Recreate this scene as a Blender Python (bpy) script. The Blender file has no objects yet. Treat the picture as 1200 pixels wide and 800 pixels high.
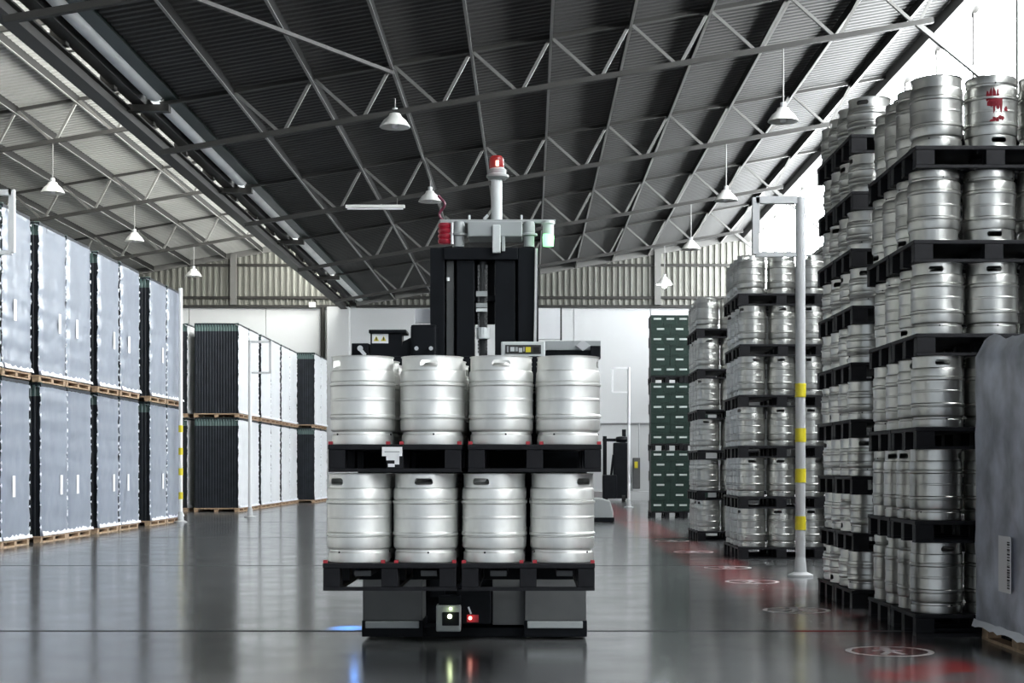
import bpy, bmesh, math, random
from mathutils import Vector, Matrix

random.seed(7)
S = bpy.context.scene
COL = S.collection
PI = math.pi

# ------------------------------------------------------------------ camera
F, CX, CY, CAMZ = 1800.0, 621.0, 548.0, 1.26
cam_d = bpy.data.cameras.new('camera')
cam = bpy.data.objects.new('camera', cam_d)
COL.objects.link(cam)
cam.location = (0, 0, CAMZ)
cam.rotation_euler = (PI / 2, 0, 0)
cam_d.sensor_width = 36
cam_d.lens = 36 * F / 1200
cam_d.shift_x = (600 - CX) / 1200
cam_d.shift_y = (CY - 400) / 1200
cam_d.clip_end = 400
S.camera = cam

# ------------------------------------------------------------------ sky and exposure
world = bpy.data.worlds.new('overcast_sky')
S.world = world
world.use_nodes = True
wn = world.node_tree
wn.nodes['Background'].inputs[0].default_value = (0.82, 0.91, 1.0, 1)
wn.nodes['Background'].inputs[1].default_value = 1.2
GLAZING_MAIN = 35.0        # daylight through the fibreglass panes of the sawtooth roof
GLAZING_LEFT = 25.0
S.view_settings.view_transform = 'Standard'
S.view_settings.look = 'None'
S.view_settings.gamma = 1
S.view_settings.exposure = 0.0
S.cycles.use_denoising = True
S.cycles.max_bounces = 8
S.cycles.diffuse_bounces = 5
S.cycles.glossy_bounces = 5
S.cycles.sample_clamp_indirect = 6


# ------------------------------------------------------------------ materials
def mat(name, col, rough=0.5, metal=0.0, noise=None, bump=None, emit=None, spec=None, coat=0.0, stretch=(1, 1, 1)):
    """Principled material; noise = (scale, amount) mottles the colour, bump = (scale, strength) adds relief."""
    m = bpy.data.materials.new(name)
    m.use_nodes = True
    nt = m.node_tree
    b = nt.nodes['Principled BSDF']
    b.inputs['Base Color'].default_value = (*col, 1)
    b.inputs['Roughness'].default_value = rough
    b.inputs['Metallic'].default_value = metal
    if spec is not None:
        b.inputs['Specular IOR Level'].default_value = spec
    if coat:
        b.inputs['Coat Weight'].default_value = coat
        b.inputs['Coat Roughness'].default_value = 0.08
    if emit:
        b.inputs['Emission Color'].default_value = (*emit[0], 1)
        b.inputs['Emission Strength'].default_value = emit[1]
    tc = None
    if noise or bump:
        tc = nt.nodes.new('ShaderNodeTexCoord')
        mp = nt.nodes.new('ShaderNodeMapping')
        mp.inputs['Scale'].default_value = stretch
        nt.links.new(tc.outputs['Object'], mp.inputs[0])
    if noise:
        n = nt.nodes.new('ShaderNodeTexNoise')
        n.inputs['Scale'].default_value = noise[0]
        n.inputs['Detail'].default_value = 5
        nt.links.new(mp.outputs[0], n.inputs['Vector'])
        r = nt.nodes.new('ShaderNodeMapRange')
        r.inputs[1].default_value = 0.3
        r.inputs[2].default_value = 0.7
        r.inputs[3].default_value = 1 - noise[1]
        r.inputs[4].default_value = 1 + noise[1]
        nt.links.new(n.outputs['Fac'], r.inputs[0])
        v = nt.nodes.new('ShaderNodeVectorMath')
        v.operation = 'SCALE'
        v.inputs[0].default_value = col
        nt.links.new(r.outputs[0], v.inputs['Scale'])
        nt.links.new(v.outputs[0], b.inputs['Base Color'])
    if bump:
        n2 = nt.nodes.new('ShaderNodeTexNoise')
        n2.inputs['Scale'].default_value = bump[0]
        n2.inputs['Detail'].default_value = 3
        nt.links.new(mp.outputs[0], n2.inputs['Vector'])
        bp = nt.nodes.new('ShaderNodeBump')
        bp.inputs['Strength'].default_value = bump[1]
        bp.inputs['Distance'].default_value = 0.02
        nt.links.new(n2.outputs['Fac'], bp.inputs['Height'])
        nt.links.new(bp.outputs[0], b.inputs['Normal'])
    return m


M = {}
M['steel'] = mat('keg_steel', (0.80, 0.80, 0.775), 0.52, 1.0, noise=(9, 0.10), stretch=(1, 1, 0.4))
M['steel_shaded'] = mat('keg_steel_shaded', (0.45, 0.45, 0.43), 0.36, 1.0, noise=(7, 0.16), stretch=(1, 1, 0.4))  # darker copy of keg_steel; shade on the right stacks put into the colour
M['hole'] = mat('dark_hole', (0.01, 0.01, 0.01), 0.9)
M['pallet'] = mat('black_plastic', (0.008, 0.008, 0.010), 0.55, noise=(12, 0.3), spec=0.2)
M['red'] = mat('red_plastic', (0.35, 0.02, 0.03), 0.5)
M['paper'] = mat('white_paper', (0.8, 0.8, 0.8), 0.7)
M['ink'] = mat('dark_ink', (0.03, 0.03, 0.03), 0.7)
M['wood'] = mat('pallet_wood', (0.36, 0.25, 0.16), 0.75, noise=(8, 0.35))
M['film'] = mat('shrink_film', (0.215, 0.242, 0.29), 0.32, noise=(1.3, 0.10), bump=(5, 0.15), stretch=(1, 1, 0.5))
M['whitefilm'] = mat('white_shrink_film', (0.60, 0.62, 0.64), 0.35, noise=(1.3, 0.08), bump=(5, 0.15), stretch=(1, 1, 0.5))
M['film_edge'] = mat('bunched_film', (0.82, 0.84, 0.88), 0.35)
M['bottles'] = mat('dark_bottles', (0.012, 0.015, 0.020), 0.45, noise=(4, 0.3), spec=0.2)
M['greensheen'] = mat('green_film_sheen', (0.045, 0.085, 0.080), 0.4)  # film sheen along the top of the loads, put into the colour
M['greyfilm'] = mat('grey_film', (0.42, 0.44, 0.50), 0.40, noise=(3.0, 0.45), bump=(4, 0.5))
M['crate'] = mat('green_crate', (0.008, 0.026, 0.019), 0.5, noise=(6, 0.2), spec=0.3)
M['slot_light'] = mat('crate_slot_light', (0.50, 0.55, 0.53), 0.5)  # light coming through the handle slots, put into a pale colour
M['wall'] = mat('white_wall', (0.47, 0.48, 0.485), 0.65, noise=(0.6, 0.03))
M['clad'] = mat('cladding', (0.17, 0.17, 0.15), 0.55, noise=(0.8, 0.08))
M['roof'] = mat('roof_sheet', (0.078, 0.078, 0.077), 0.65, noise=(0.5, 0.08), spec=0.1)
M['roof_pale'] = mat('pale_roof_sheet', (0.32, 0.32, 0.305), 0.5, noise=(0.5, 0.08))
M['frame'] = mat('grey_painted_steel', (0.115, 0.114, 0.108), 0.5)
M['purlin'] = mat('purlin_dark', (0.012, 0.012, 0.012), 0.7, spec=0.1)
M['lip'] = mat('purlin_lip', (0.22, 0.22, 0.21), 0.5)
M['chord'] = mat('chord_steel', (0.034, 0.033, 0.031), 0.55, spec=0.3)
M['darkframe'] = mat('dark_painted_steel', (0.024, 0.023, 0.021), 0.55, spec=0.25)
M['gutter'] = mat('gutter_zinc', (0.68, 0.69, 0.69), 0.45, noise=(1.5, 0.1))
M['eaves'] = mat('eaves_green', (0.012, 0.028, 0.024), 0.5)
M['pole'] = mat('white_pole', (0.72, 0.73, 0.74), 0.4)
M['greypole'] = mat('grey_pole', (0.45, 0.46, 0.47), 0.4)
M['yellow'] = mat('yellow_band', (0.65, 0.55, 0.02), 0.5)
M['lamp'] = mat('lamp_enamel', (0.75, 0.75, 0.72), 0.35)
M['black'] = mat('machine_black', (0.005, 0.006, 0.008), 0.5, noise=(5, 0.2), spec=0.12)
M['darkgrey'] = mat('machine_dark_grey', (0.075, 0.077, 0.078), 0.5, noise=(5, 0.1))
M['midgrey'] = mat('machine_grey', (0.30, 0.32, 0.32), 0.45)
M['lightgrey'] = mat('machine_light_grey', (0.52, 0.55, 0.55), 0.4)
M['silver'] = mat('machine_silver', (0.62, 0.62, 0.62), 0.3, 0.8)
M['white'] = mat('machine_white', (0.80, 0.80, 0.82), 0.4)
M['logo'] = mat('red_print', (0.16, 0.008, 0.015), 0.6, spec=0.2)
M['e_red'] = mat('red_lamp_lit', (0.16, 0.008, 0.008), 0.3, emit=((1, 0.04, 0.03), 0.10))
M['e_redhot'] = mat('red_lamp_core', (1, 0.4, 0.3), 0.3, emit=((1, 0.45, 0.35), 6.0))
M['e_green'] = mat('green_lamp_lit', (0.4, 1, 0.5), 0.3, emit=((0.30, 1.0, 0.40), 1.6))
M['e_led'] = mat('pale_led', (0.8, 1, 0.6), 0.3, emit=((0.85, 1.0, 0.55), 8.0))
M['e_blue'] = mat('blue_led', (0.2, 0.4, 1), 0.3, emit=((0.12, 0.35, 1.0), 14.0))
M['e_lamp'] = mat('lit_bulb', (1, 1, 1), 0.3, emit=((0.9, 1.0, 0.98), 60.0))
M['e_main'] = mat('daylit_pane', (0.9, 0.9, 0.9), 0.4, emit=((0.94, 0.98, 1.0), GLAZING_MAIN))
M['e_left'] = mat('daylit_pane_yellowed', (0.9, 0.9, 0.85), 0.4, emit=((0.98, 0.99, 0.95), GLAZING_LEFT))
M['joint'] = mat('floor_joint', (0.02, 0.02, 0.02), 0.7)
M['line'] = mat('worn_white_paint', (0.62, 0.58, 0.58), 0.4, noise=(9, 0.4))


def floor_material():
    """Polished concrete with a worn red walkway along the right-hand stacks."""
    m = bpy.data.materials.new('polished_concrete')
    m.use_nodes = True
    nt = m.node_tree
    L = nt.links.new
    b = nt.nodes['Principled BSDF']
    g = nt.nodes.new('ShaderNodeNewGeometry')
    n = nt.nodes.new('ShaderNodeTexNoise')
    n.inputs['Scale'].default_value = 0.9
    n.inputs['Detail'].default_value = 8
    L(g.outputs['Position'], n.inputs['Vector'])
    cr = nt.nodes.new('ShaderNodeValToRGB')
    cr.color_ramp.elements[0].position = 0.3
    cr.color_ramp.elements[0].color = (0.075, 0.078, 0.080, 1)
    cr.color_ramp.elements[1].position = 0.72
    cr.color_ramp.elements[1].color = (0.135, 0.14, 0.144, 1)
    L(n.outputs['Fac'], cr.inputs[0])
    sx = nt.nodes.new('ShaderNodeSeparateXYZ')
    L(g.outputs['Position'], sx.inputs[0])

    def step(sock, a, c):
        r = nt.nodes.new('ShaderNodeMapRange')
        r.interpolation_type = 'SMOOTHSTEP'
        r.inputs[1].default_value = a
        r.inputs[2].default_value = c
        L(sock, r.inputs[0])
        return r.outputs[0]

    def mul(a, c):
        k = nt.nodes.new('ShaderNodeMath')
        k.operation = 'MULTIPLY'
        L(a, k.inputs[0])
        L(c, k.inputs[1])
        return k.outputs[0]
    lane = mul(step(sx.outputs['X'], 1.95, 2.15), step(sx.outputs['X'], 2.95, 2.75))
    n2 = nt.nodes.new('ShaderNodeTexNoise')
    n2.inputs['Scale'].default_value = 1.9
    n2.inputs['Detail'].default_value = 6
    L(g.outputs['Position'], n2.inputs['Vector'])
    wear = step(n2.outputs['Fac'], 0.37, 0.60)
    fac = mul(lane, wear)
    mx = nt.nodes.new('ShaderNodeMix')
    mx.data_type = 'RGBA'
    L(fac, mx.inputs['Factor'])
    L(cr.outputs[0], mx.inputs['A'])
    mx.inputs['B'].default_value = (0.24, 0.032, 0.032, 1)
    L(mx.outputs['Result'], b.inputs['Base Color'])
    r = nt.nodes.new('ShaderNodeMapRange')
    r.inputs[3].default_value = 0.10
    r.inputs[4].default_value = 0.22
    L(n2.outputs['Fac'], r.inputs[0])
    L(r.outputs[0], b.inputs['Roughness'])
    n3 = nt.nodes.new('ShaderNodeTexNoise')
    n3.inputs['Scale'].default_value = 2.5
    n3.inputs['Detail'].default_value = 2
    L(g.outputs['Position'], n3.inputs['Vector'])
    bp = nt.nodes.new('ShaderNodeBump')
    bp.inputs['Strength'].default_value = 0.02
    bp.inputs['Distance'].default_value = 0.02
    L(n3.outputs['Fac'], bp.inputs['Height'])
    L(bp.outputs[0], b.inputs['Normal'])
    b.inputs['Specular IOR Level'].default_value = 0.6
    return m


M['floor'] = floor_material()


# ------------------------------------------------------------------ mesh helpers
class MB:
    """Collects shapes; build() links them as ONE mesh object."""

    def __init__(s):
        s.v, s.f, s.m = [], [], []
        s.cur = 0

    def face(s, idx):
        s.f.append(idx)
        s.m.append(s.cur)

    def add(s, pts):
        n = len(s.v)
        s.v.extend(tuple(p) for p in pts)
        return n

    def box(s, x0, x1, y0, y1, z0, z1):
        n = s.add([(x0, y0, z0), (x1, y0, z0), (x1, y1, z0), (x0, y1, z0), (x0, y0, z1), (x1, y0, z1), (x1, y1, z1), (x0, y1, z1)])
        for q in ((0, 3, 2, 1), (4, 5, 6, 7), (0, 1, 5, 4), (1, 2, 6, 5), (2, 3, 7, 6), (3, 0, 4, 7)):
            s.face([n + i for i in q])
        return s

    def bar(s, p, q, w, h=None, up=(0, 0, 1)):
        h = h or w
        p, q = Vector(p), Vector(q)
        d = (q - p).normalized()
        u = Vector(up)
        if abs(d.dot(u)) > 0.98:
            u = Vector((0, 1, 0))
        a = d.cross(u).normalized()
        c = a.cross(d).normalized()
        pts = [e + a * (sx * w / 2) + c * (sz * h / 2) for e in (p, q) for sx, sz in ((-1, -1), (1, -1), (1, 1), (-1, 1))]
        n = s.add(pts)
        for k in range(4):
            s.face([n + k, n + (k + 1) % 4, n + 4 + (k + 1) % 4, n + 4 + k])
        s.face([n + 3, n + 2, n + 1, n])
        s.face([n + 4, n + 5, n + 6, n + 7])
        return s

    def cyl(s, p, q, r, n=14, r2=None, cap=True):
        r2 = r if r2 is None else r2
        p, q = Vector(p), Vector(q)
        d = (q - p).normalized()
        u = Vector((0, 0, 1)) if abs(d.z) < 0.9 else Vector((0, 1, 0))
        a = d.cross(u).normalized()
        c = d.cross(a).normalized()
        b = s.add([e + a * (rr * math.cos(t * 2 * PI / n)) + c * (rr * math.sin(t * 2 * PI / n)) for e, rr in ((p, r), (q, r2)) for t in range(n)])
        for k in range(n):
            s.face([b + k, b + (k + 1) % n, b + n + (k + 1) % n, b + n + k])
        if cap:
            s.face([b + k for k in range(n)][::-1])
            s.face([b + n + k for k in range(n)])
        return s

    def lathe(s, prof, n=32, c=(0, 0, 0)):
        """prof = [(r, z)...] turned about the vertical through c; ends with r = 0 close to a point."""
        rings = []
        for r, z in prof:
            if r < 1e-6:
                rings.append([s.add([(c[0], c[1], c[2] + z)])])
            else:
                b = s.add([(c[0] + r * math.cos(k * 2 * PI / n), c[1] + r * math.sin(k * 2 * PI / n), c[2] + z) for k in range(n)])
                rings.append([b + k for k in range(n)])
        for A, B in zip(rings, rings[1:]):
            for k in range(n):
                k2 = (k + 1) % n
                if len(A) == 1 and len(B) == 1:
                    continue
                if len(A) == 1:
                    s.face([A[0], B[k2], B[k]])
                elif len(B) == 1:
                    s.face([A[k], A[k2], B[0]])
                else:
                    s.face([A[k], A[k2], B[k2], B[k]])
        return s

    def prism(s, outline, y0, y1):
        """outline = [(x, z)...] extruded along y."""
        n = len(outline)
        b = s.add([(x, y0, z) for x, z in outline] + [(x, y1, z) for x, z in outline])
        for k in range(n):
            s.face([b + k, b + (k + 1) % n, b + n + (k + 1) % n, b + n + k])
        s.face([b + k for k in range(n)][::-1])
        s.face([b + n + k for k in range(n)])
        return s

    def mesh(s, name, mats, bevel=0, smooth=None):
        me = bpy.data.meshes.new(name)
        me.from_pydata(s.v, [], s.f)
        for mm in (mats if isinstance(mats, (list, tuple)) else [mats]):
            me.materials.append(mm)
        me.polygons.foreach_set('material_index', s.m)
        bm = bmesh.new()
        bm.from_mesh(me)
        bmesh.ops.recalc_face_normals(bm, faces=bm.faces)
        if bevel:
            ed = [e for e in bm.edges if len(e.link_faces) == 2 and e.calc_face_angle(0) > 0.5]
            bmesh.ops.bevel(bm, geom=ed, offset=bevel, segments=2, profile=0.6, affect='EDGES', clamp_overlap=True)
        bm.to_mesh(me)
        bm.free()
        if smooth:
            me.polygons.foreach_set('use_smooth', [True] * len(me.polygons))
            me.set_sharp_from_angle(angle=smooth)
        me.update()
        return me

    def build(s, name, mats, parent=None, loc=(0, 0, 0), **kw):
        return obj(name, s.mesh(name, mats, **kw), parent, loc)


def obj(name, me, parent=None, loc=(0, 0, 0), rot=(0, 0, 0)):
    o = bpy.data.objects.new(name, me)
    o.location = loc
    o.rotation_euler = rot
    if parent is not None:
        o.parent = parent
    COL.objects.link(o)
    return o


def thing(name, loc, label, cat, group=None):
    return tag(obj(name, None, None, loc), label, cat, group)


def tag(o, label, cat, group=None):
    o['label'] = label
    o['category'] = cat
    if group:
        o['group'] = group
    return o


def struct(o):
    o['kind'] = 'structure'
    return o


def copy_tree(o, parent=None):
    c = o.copy()
    COL.objects.link(c)
    if parent is not None:
        c.parent = parent
    for ch in list(o.children):
        copy_tree(ch, c)
    return c


def at(px, py, D):
    """The point at distance D down the hall that shows at (px, py)."""
    s = F / D
    return ((px - CX) / s, D, CAMZ - (py - CY) / s)


# ------------------------------------------------------------------ the hall: dimensions
BACK = 60.0
FRONT = -8.0
GX, GZ = -6.77, 7.79            # valley gutter on the left
RX, RZ = 8.63, 10.43            # ridge on the right
SL = (RZ - GZ) / (RX - GX)
LRZ = 10.45
TRUSS_Y = [19.2 + 8.1 * k for k in range(5)]
zr = lambda x: GZ + SL * (x - GX)
zl = lambda x: LRZ + SL * (x + 6.9)
LEFTX, RIGHTX = -22.3, 15.5
NODES = [0.37 + 1.41 * k for k in range(-4, 6)]
LNODES = [-7.6 - 1.41 * k for k in range(0, 10)]

# floor: a dark base with slabs laid on it, joints left open between them
base = MB().box(LEFTX, RIGHTX, -60, BACK, -0.3, -0.012).build('floor', M['joint'])
struct(base)
xs = [LEFTX, -14.9, -7.45, 5.9, RIGHTX]
ys = [-60, -30, -12, -4, 4.0, 11.86, 19.8, 27.7, 35.6, 43.5, 51.4, BACK]
for i in range(len(xs) - 1):
    for j in range(len(ys) - 1):
        MB().box(xs[i] + .008, xs[i + 1] - .008, ys[j] + .05, ys[j + 1] - .05, -0.012, 0).build('slab', M['floor'], base)


def corr_roof(name, x0, x1, zf, y0, y1, pitch=0.22, amp=0.022, sheet='roof'):
    mb = MB()
    n = int((y1 - y0) / pitch)
    prof = []
    for k in range(n):
        y = y0 + k * pitch
        prof += [(y, amp), (y + pitch * .3, amp), (y + pitch * .45, -amp), (y + pitch * .85, -amp)]
    prof.append((y1, amp))
    b = mb.add([(x, y, zf(x) + d) for x in (x0, x1) for y, d in prof])
    m = len(prof)
    for k in range(m - 1):
        mb.face([b + k, b + k + 1, b + m + k + 1, b + m + k])
    b = mb.add([(x, y, zf(x) + .06) for x in (x0, x1) for y in (y0, y1)])
    mb.face([b, b + 1, b + 3, b + 2])
    o = mb.build(name, M[sheet])
    return struct(o)


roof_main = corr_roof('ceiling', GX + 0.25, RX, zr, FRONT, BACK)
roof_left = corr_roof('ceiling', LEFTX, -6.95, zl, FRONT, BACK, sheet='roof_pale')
roof_right = corr_roof('ceiling', RX + .35, RIGHTX, lambda x: GZ + SL * (x - RX), FRONT, BACK, 0.5)
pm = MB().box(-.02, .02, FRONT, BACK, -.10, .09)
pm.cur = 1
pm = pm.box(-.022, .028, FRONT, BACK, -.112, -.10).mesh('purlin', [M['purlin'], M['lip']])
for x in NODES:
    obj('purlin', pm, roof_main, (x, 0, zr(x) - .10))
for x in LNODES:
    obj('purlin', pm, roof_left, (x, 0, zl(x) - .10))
MB().box(RX - .44, RX + .02, FRONT, BACK, zr(RX) - .36, zr(RX) - .10).build('ridge_beam', M['darkframe'], roof_main)
MB().box(GX + .20, GX + .52, FRONT, BACK, GZ + .0, GZ + .10).build('eaves_plate', M['eaves'], roof_main)


def truss(y, nodes, zf, xl, xr, knee, no):
    t = struct(obj('roof_truss', None, None, (0, y, 0)))
    TOP, BOT = .10, .97
    MB().bar((xl, 0, zf(xl) - TOP), (xr, 0, zf(xr) - TOP), .07).build('top_chord', M['chord'], t)
    lo = [(a + b) / 2 + .15 for a, b in zip(sorted(nodes), sorted(nodes)[1:])]
    MB().bar((xl, 0, zf(xl) - BOT), (lo[-1] + .3, 0, zf(lo[-1] + .3) - BOT), .10, .09).build('bottom_chord', M['chord'], t)
    sn = sorted(nodes)
    for k, c in enumerate(lo):
        MB().bar((sn[k], 0, zf(sn[k]) - TOP), (c - .04, 0, zf(c) - BOT), .055).build('web_member', M['frame'], t)
        MB().bar((sn[k + 1], 0, zf(sn[k + 1]) - TOP), (c + .04, 0, zf(c) - BOT), .055).build('web_member', M['frame'], t)
    if knee:
        c = lo[-1]
        MB().bar((c, 0, zf(c) - BOT), (RX + .1, 0, GZ - .15), .09).build('knee_brace', M['frame'], t)
    return t


for k, y in enumerate(TRUSS_Y):
    truss(y, NODES, zr, GX + .2, RX - .1, True, k)
    truss(y, LNODES, zl, -21.5, -7.05, False, k)
# a wind brace in the plane of the roof
wb = struct(obj('wind_brace', None))
MB().bar((-2.45, 27.3, zr(-2.45) - .25), (-5.3, 20.3, zr(-5.3) - .25), .06).build('brace_bar', M['chord'], wb)


# valley girder and gutter on the left
vg = struct(obj('trim_1', None))
I = MB()
I.box(-7.32, -7.06, FRONT, BACK, 7.40, 7.43).box(-7.32, -7.06, FRONT, BACK, 7.61, 7.64).box(-7.24, -7.14, FRONT, BACK, 7.43, 7.61)
I.build('girder_beam', M['darkframe'], vg)
edges = [FRONT, 3.0, 11.1] + TRUSS_Y + [BACK]
for a, b in zip(edges, edges[1:]):
    g = MB()
    n = 14
    cx, cz, r = -6.63, 7.92, .19
    ring = [(cx + r * math.cos(PI + PI * k / n), cz + r * math.sin(PI + PI * k / n)) for k in range(n + 1)]
    ring = [(cx - r, cz + .12)] + ring + [(cx + r, cz + .12)]
    ring += [(cx + (x - cx) * .94, cz + (z - cz) * .94 + .004) for x, z in ring[::-1]]
    g.prism(ring, a + .16, b - .16)
    g.build('gutter', M['gutter'], vg, smooth=0.6)
    MB().box(-7.30, -6.40, b - .09, b + .09, 7.58, 7.70).build('gutter_bracket', M['darkframe'], vg)
    for q in range(3):
        y = a + (b - a) * (q + .5) / 3
        MB().box(-7.24, -7.0, y - .09, y + .09, 7.64, 7.98).build('girder_post', M['darkframe'], vg)
        MB().bar((-7.2, y + .35, 7.64), (-7.2, y + 1.5, 8.0), .04).build('girder_lacing', M['frame'], vg)
MB().box(-7.06, -6.83, FRONT, BACK, 7.71, 8.12).build('girder_top_beam', M['darkframe'], vg)


# sawtooth glazing
def glazing(name, x, z0, z1, m, pitch, sgn):
    w = struct(obj(name, None))
    y = FRONT
    pme = MB().box(-.012, .012, .02, pitch - .02, z0, z1).mesh('pane', m)
    mme = MB().box(-.07, .07, -.06, .06, z0, z1).mesh('mullion', M['frame'])
    while y < BACK - .1:
        obj('pane', pme, w, (x, y, 0))
        obj('mullion', mme, w, (x - .09 * sgn, y, 0))
        y += pitch
    MB().box(x - .09, x + .02, FRONT, BACK, z0 - .12, z0).build('sill', M['frame'], w)
    return w


glazing('window_1', RX + .12, GZ + .05, zr(RX) - .05, M['e_main'], 2.7, 1)
glazing('window_2', -6.98, 8.2, LRZ - .05, M['e_left'], 2.0, 1)
MB().box(RX + .05, RX + .5, FRONT, BACK, GZ - .35, GZ - .1).build('trim_2', M['darkframe'])['kind'] = 'structure'
for k, y in enumerate(TRUSS_Y):
    if y > 40:
        o = MB().box(RX + .12, RX + .38, y - .13, y + .13, 0, GZ - .3).build('trim_%d' % (k + 10), M['frame'])
        struct(o)

# back wall: white panels below, ribbed cladding above
WZ = 7.53
bw = struct(MB().box(LEFTX, RIGHTX, BACK + .05, BACK + .3, 0, 11).build('wall_back', M['wall']))
x = LEFTX
pw = 3.0
while x < RIGHTX - .1:
    x2 = min(x + pw, RIGHTX)
    MB().box(x + .012, x2 - .012, BACK - .06, BACK + .05, .0, WZ).build('wall_panel', M['wall'], bw)
    x = x2


def cladding(x0, x1, zf):
    mb = MB()
    prof = []
    x = x0
    while x < x1:
        prof += [(x, 0), (x + .10, 0), (x + .13, -.10), (x + .20, -.10), (x + .23, 0)]
        x += .235
    prof = [p for p in prof if p[0] <= x1]
    b = mb.add([(px, BACK - .03 + d, z) for px, d in prof for z in (WZ, max(WZ + .05, zf(px) - .02))])
    for k in range(len(prof) - 1):
        mb.face([b + 2 * k, b + 2 * k + 2, b + 2 * k + 3, b + 2 * k + 1])
    return mb.build('ribbed_cladding', M['clad'], bw)


cladding(GX, RX, zr)
cladding(LEFTX, -6.95, zl)
cladding(RX, RIGHTX, lambda x: GZ + SL * (x - RX))
for z in (7.50, 7.84, 9.1):
    for a, b in ((LEFTX, -7.0), (GX, RX)):
        if z > 9:
            a = max(a, GX + 8) if a == GX else a + 7
            a = {True: 0.95, False: -14.8}[b == RX]
        MB().box(a, b, BACK - .2, BACK - .09, z, z + .10).build('girt', M['darkframe'], bw)
MB().bar((GX, BACK - .16, zr(GX) - .12), (RX, BACK - .16, zr(RX) - .12), .12, .22).build('gable_rafter', M['frame'], bw)
MB().bar((-21, BACK - .16, zl(-21) - .12), (-7, BACK - .16, zl(-7) - .12), .12, .22).build('gable_rafter', M['frame'], bw)
for px, f in ((275, zl), (770, zr)):
    X = (px - CX) / 30
    MB().box(X - .12, X + .12, BACK - .32, BACK - .1, 7.6, f(X) - .1).build('gable_post', M['frame'], bw)
X = (398 - CX) / 30
MB().box(X - .42, X + .42, BACK - .55, BACK - .06, 0, 7.5).build('wall_column', M['wall'], bw)
MB().cyl(((379 - CX) / 30, BACK - .2, 0), ((379 - CX) / 30, BACK - .2, 7.5), .085).build('downpipe', M['darkframe'], bw)
MB().box(-.1, 6.0, BACK - .16, BACK - .07, 3.0, 3.07).build('wall_conduit', M['greypole'], bw)
MB().box(1.4, 4.6, BACK - .9, BACK - .07, 0, .35).build('wall_plinth', M['wall'], bw)
struct(MB().box(LEFTX - .2, LEFTX, FRONT, BACK, 0, 8).build('wall_left', M['wall']))
struct(MB().box(RIGHTX, RIGHTX + .2, FRONT, BACK, 0, 9.2).build('wall_right', M['clad']))

# worn walkway signs painted on the floor
def floor_sign(X, Y, r):
    mb = MB()
    n = 40
    for k in range(n):
        a, b = 2 * PI * k / n, 2 * PI * (k + 1) / n
        p = mb.add([(X + q * math.cos(t), Y + q * math.sin(t), .0015) for t, q in ((a, r), (b, r), (b, r * .86), (a, r * .86))])
        mb.face([p, p + 1, p + 2, p + 3])
    def strip(pts, w):
        for (x0, y0), (x1, y1) in zip(pts, pts[1:]):
            d = Vector((x1 - x0, y1 - y0)).normalized() * w * r
            p = mb.add([(X + x * r + sx * d.y, Y + y * r - sx * d.x, .0015) for x, y, sx in ((x0, y0, 1), (x1, y1, 1), (x1, y1, -1), (x0, y0, -1))])
            mb.face([p, p + 1, p + 2, p + 3])
    strip([(-.02, .45), (0, -.05)], .12)
    strip([(0, -.05), (.22, -.6)], .08)
    strip([(0, -.05), (-.28, -.6)], .08)
    strip([(-.05, .38), (.3, .05)], .06)
    strip([(-.05, .38), (-.36, .08)], .06)
    p = mb.add([(X + .03 * r + .13 * r * math.cos(2 * PI * k / 12), Y + .62 * r + .13 * r * math.sin(2 * PI * k / 12), .0015) for k in range(12)])
    mb.face([p + k for k in range(12)])
    mb.build('painted_sign', M['line'], base)


for X, Y in ((2.47, 10.55), (2.36, 13.6), (2.46, 17.0), (2.5, 19.4), (2.45, 23.0), (2.45, 26.5)):
    floor_sign(X, Y, .30)

# ------------------------------------------------------------------ kegs
def ang_grid(hole):
    """Angles of the columns of a handle ring, denser where a slot is cut."""
    out = []
    for c in (-PI / 2, PI / 2):
        out += [c + hole * t for t in (-1, -.8, -.4, 0, .4, .8, 1)]
        d = (PI - 2 * hole) / 10
        out += [c + hole + d * k for k in range(1, 10)]
    return out


def handle_ring(h):
    """Top chime with two rounded slots cut through it."""
    mb = MB()
    hole = .30
    A = ang_grid(hole)
    z0, z1, z2, z3, z4 = h - .092, h - .070, h - .058, h - .040, h - .028
    rows = [z0, z1, z2, z3, z4, h - .004]
    n = len(A)

    def shell(r):
        idx = []
        for j, z in enumerate(rows):
            idx.append(mb.add([(r * math.cos(a), r * math.sin(a), z) for a in A]))
        for j in range(len(rows) - 1):
            for k in range(n):
                kk = k % (n // 2)
                solid = True
                if j in (1, 2, 3) and kk < 6:
                    solid = kk in (0, 5) and j != 2
                    if kk in (0, 5) and j in (1, 3):
                        # a triangle leaves the slot corner rounded
                        a, b = idx[j] + k, idx[j] + (k + 1) % n
                        c, d = idx[j + 1] + (k + 1) % n, idx[j + 1] + k
                        tri = {(0, 1): (a, b, d), (0, 3): (a, c, d), (5, 1): (a, b, c), (5, 3): (b, c, d)}[(kk, j)]
                        mb.face(list(tri))
                        continue
                if solid:
                    mb.face([idx[j] + k, idx[j] + (k + 1) % n, idx[j + 1] + (k + 1) % n, idx[j + 1] + k])
        return idx
    o = shell(.1867)
    i = shell(.1827)
    # rolled rim on top
    for k in range(n):
        k2 = (k + 1) % n
        mb.face([o[5] + k, o[5] + k2, i[5] + k2, i[5] + k])
    mb.lathe([(.1867, h - .006), (.1906, h - .006), (.1916, h - .001), (.188, h), (.1812, h), (.1803, h - .006)], 40)
    return mb


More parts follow.
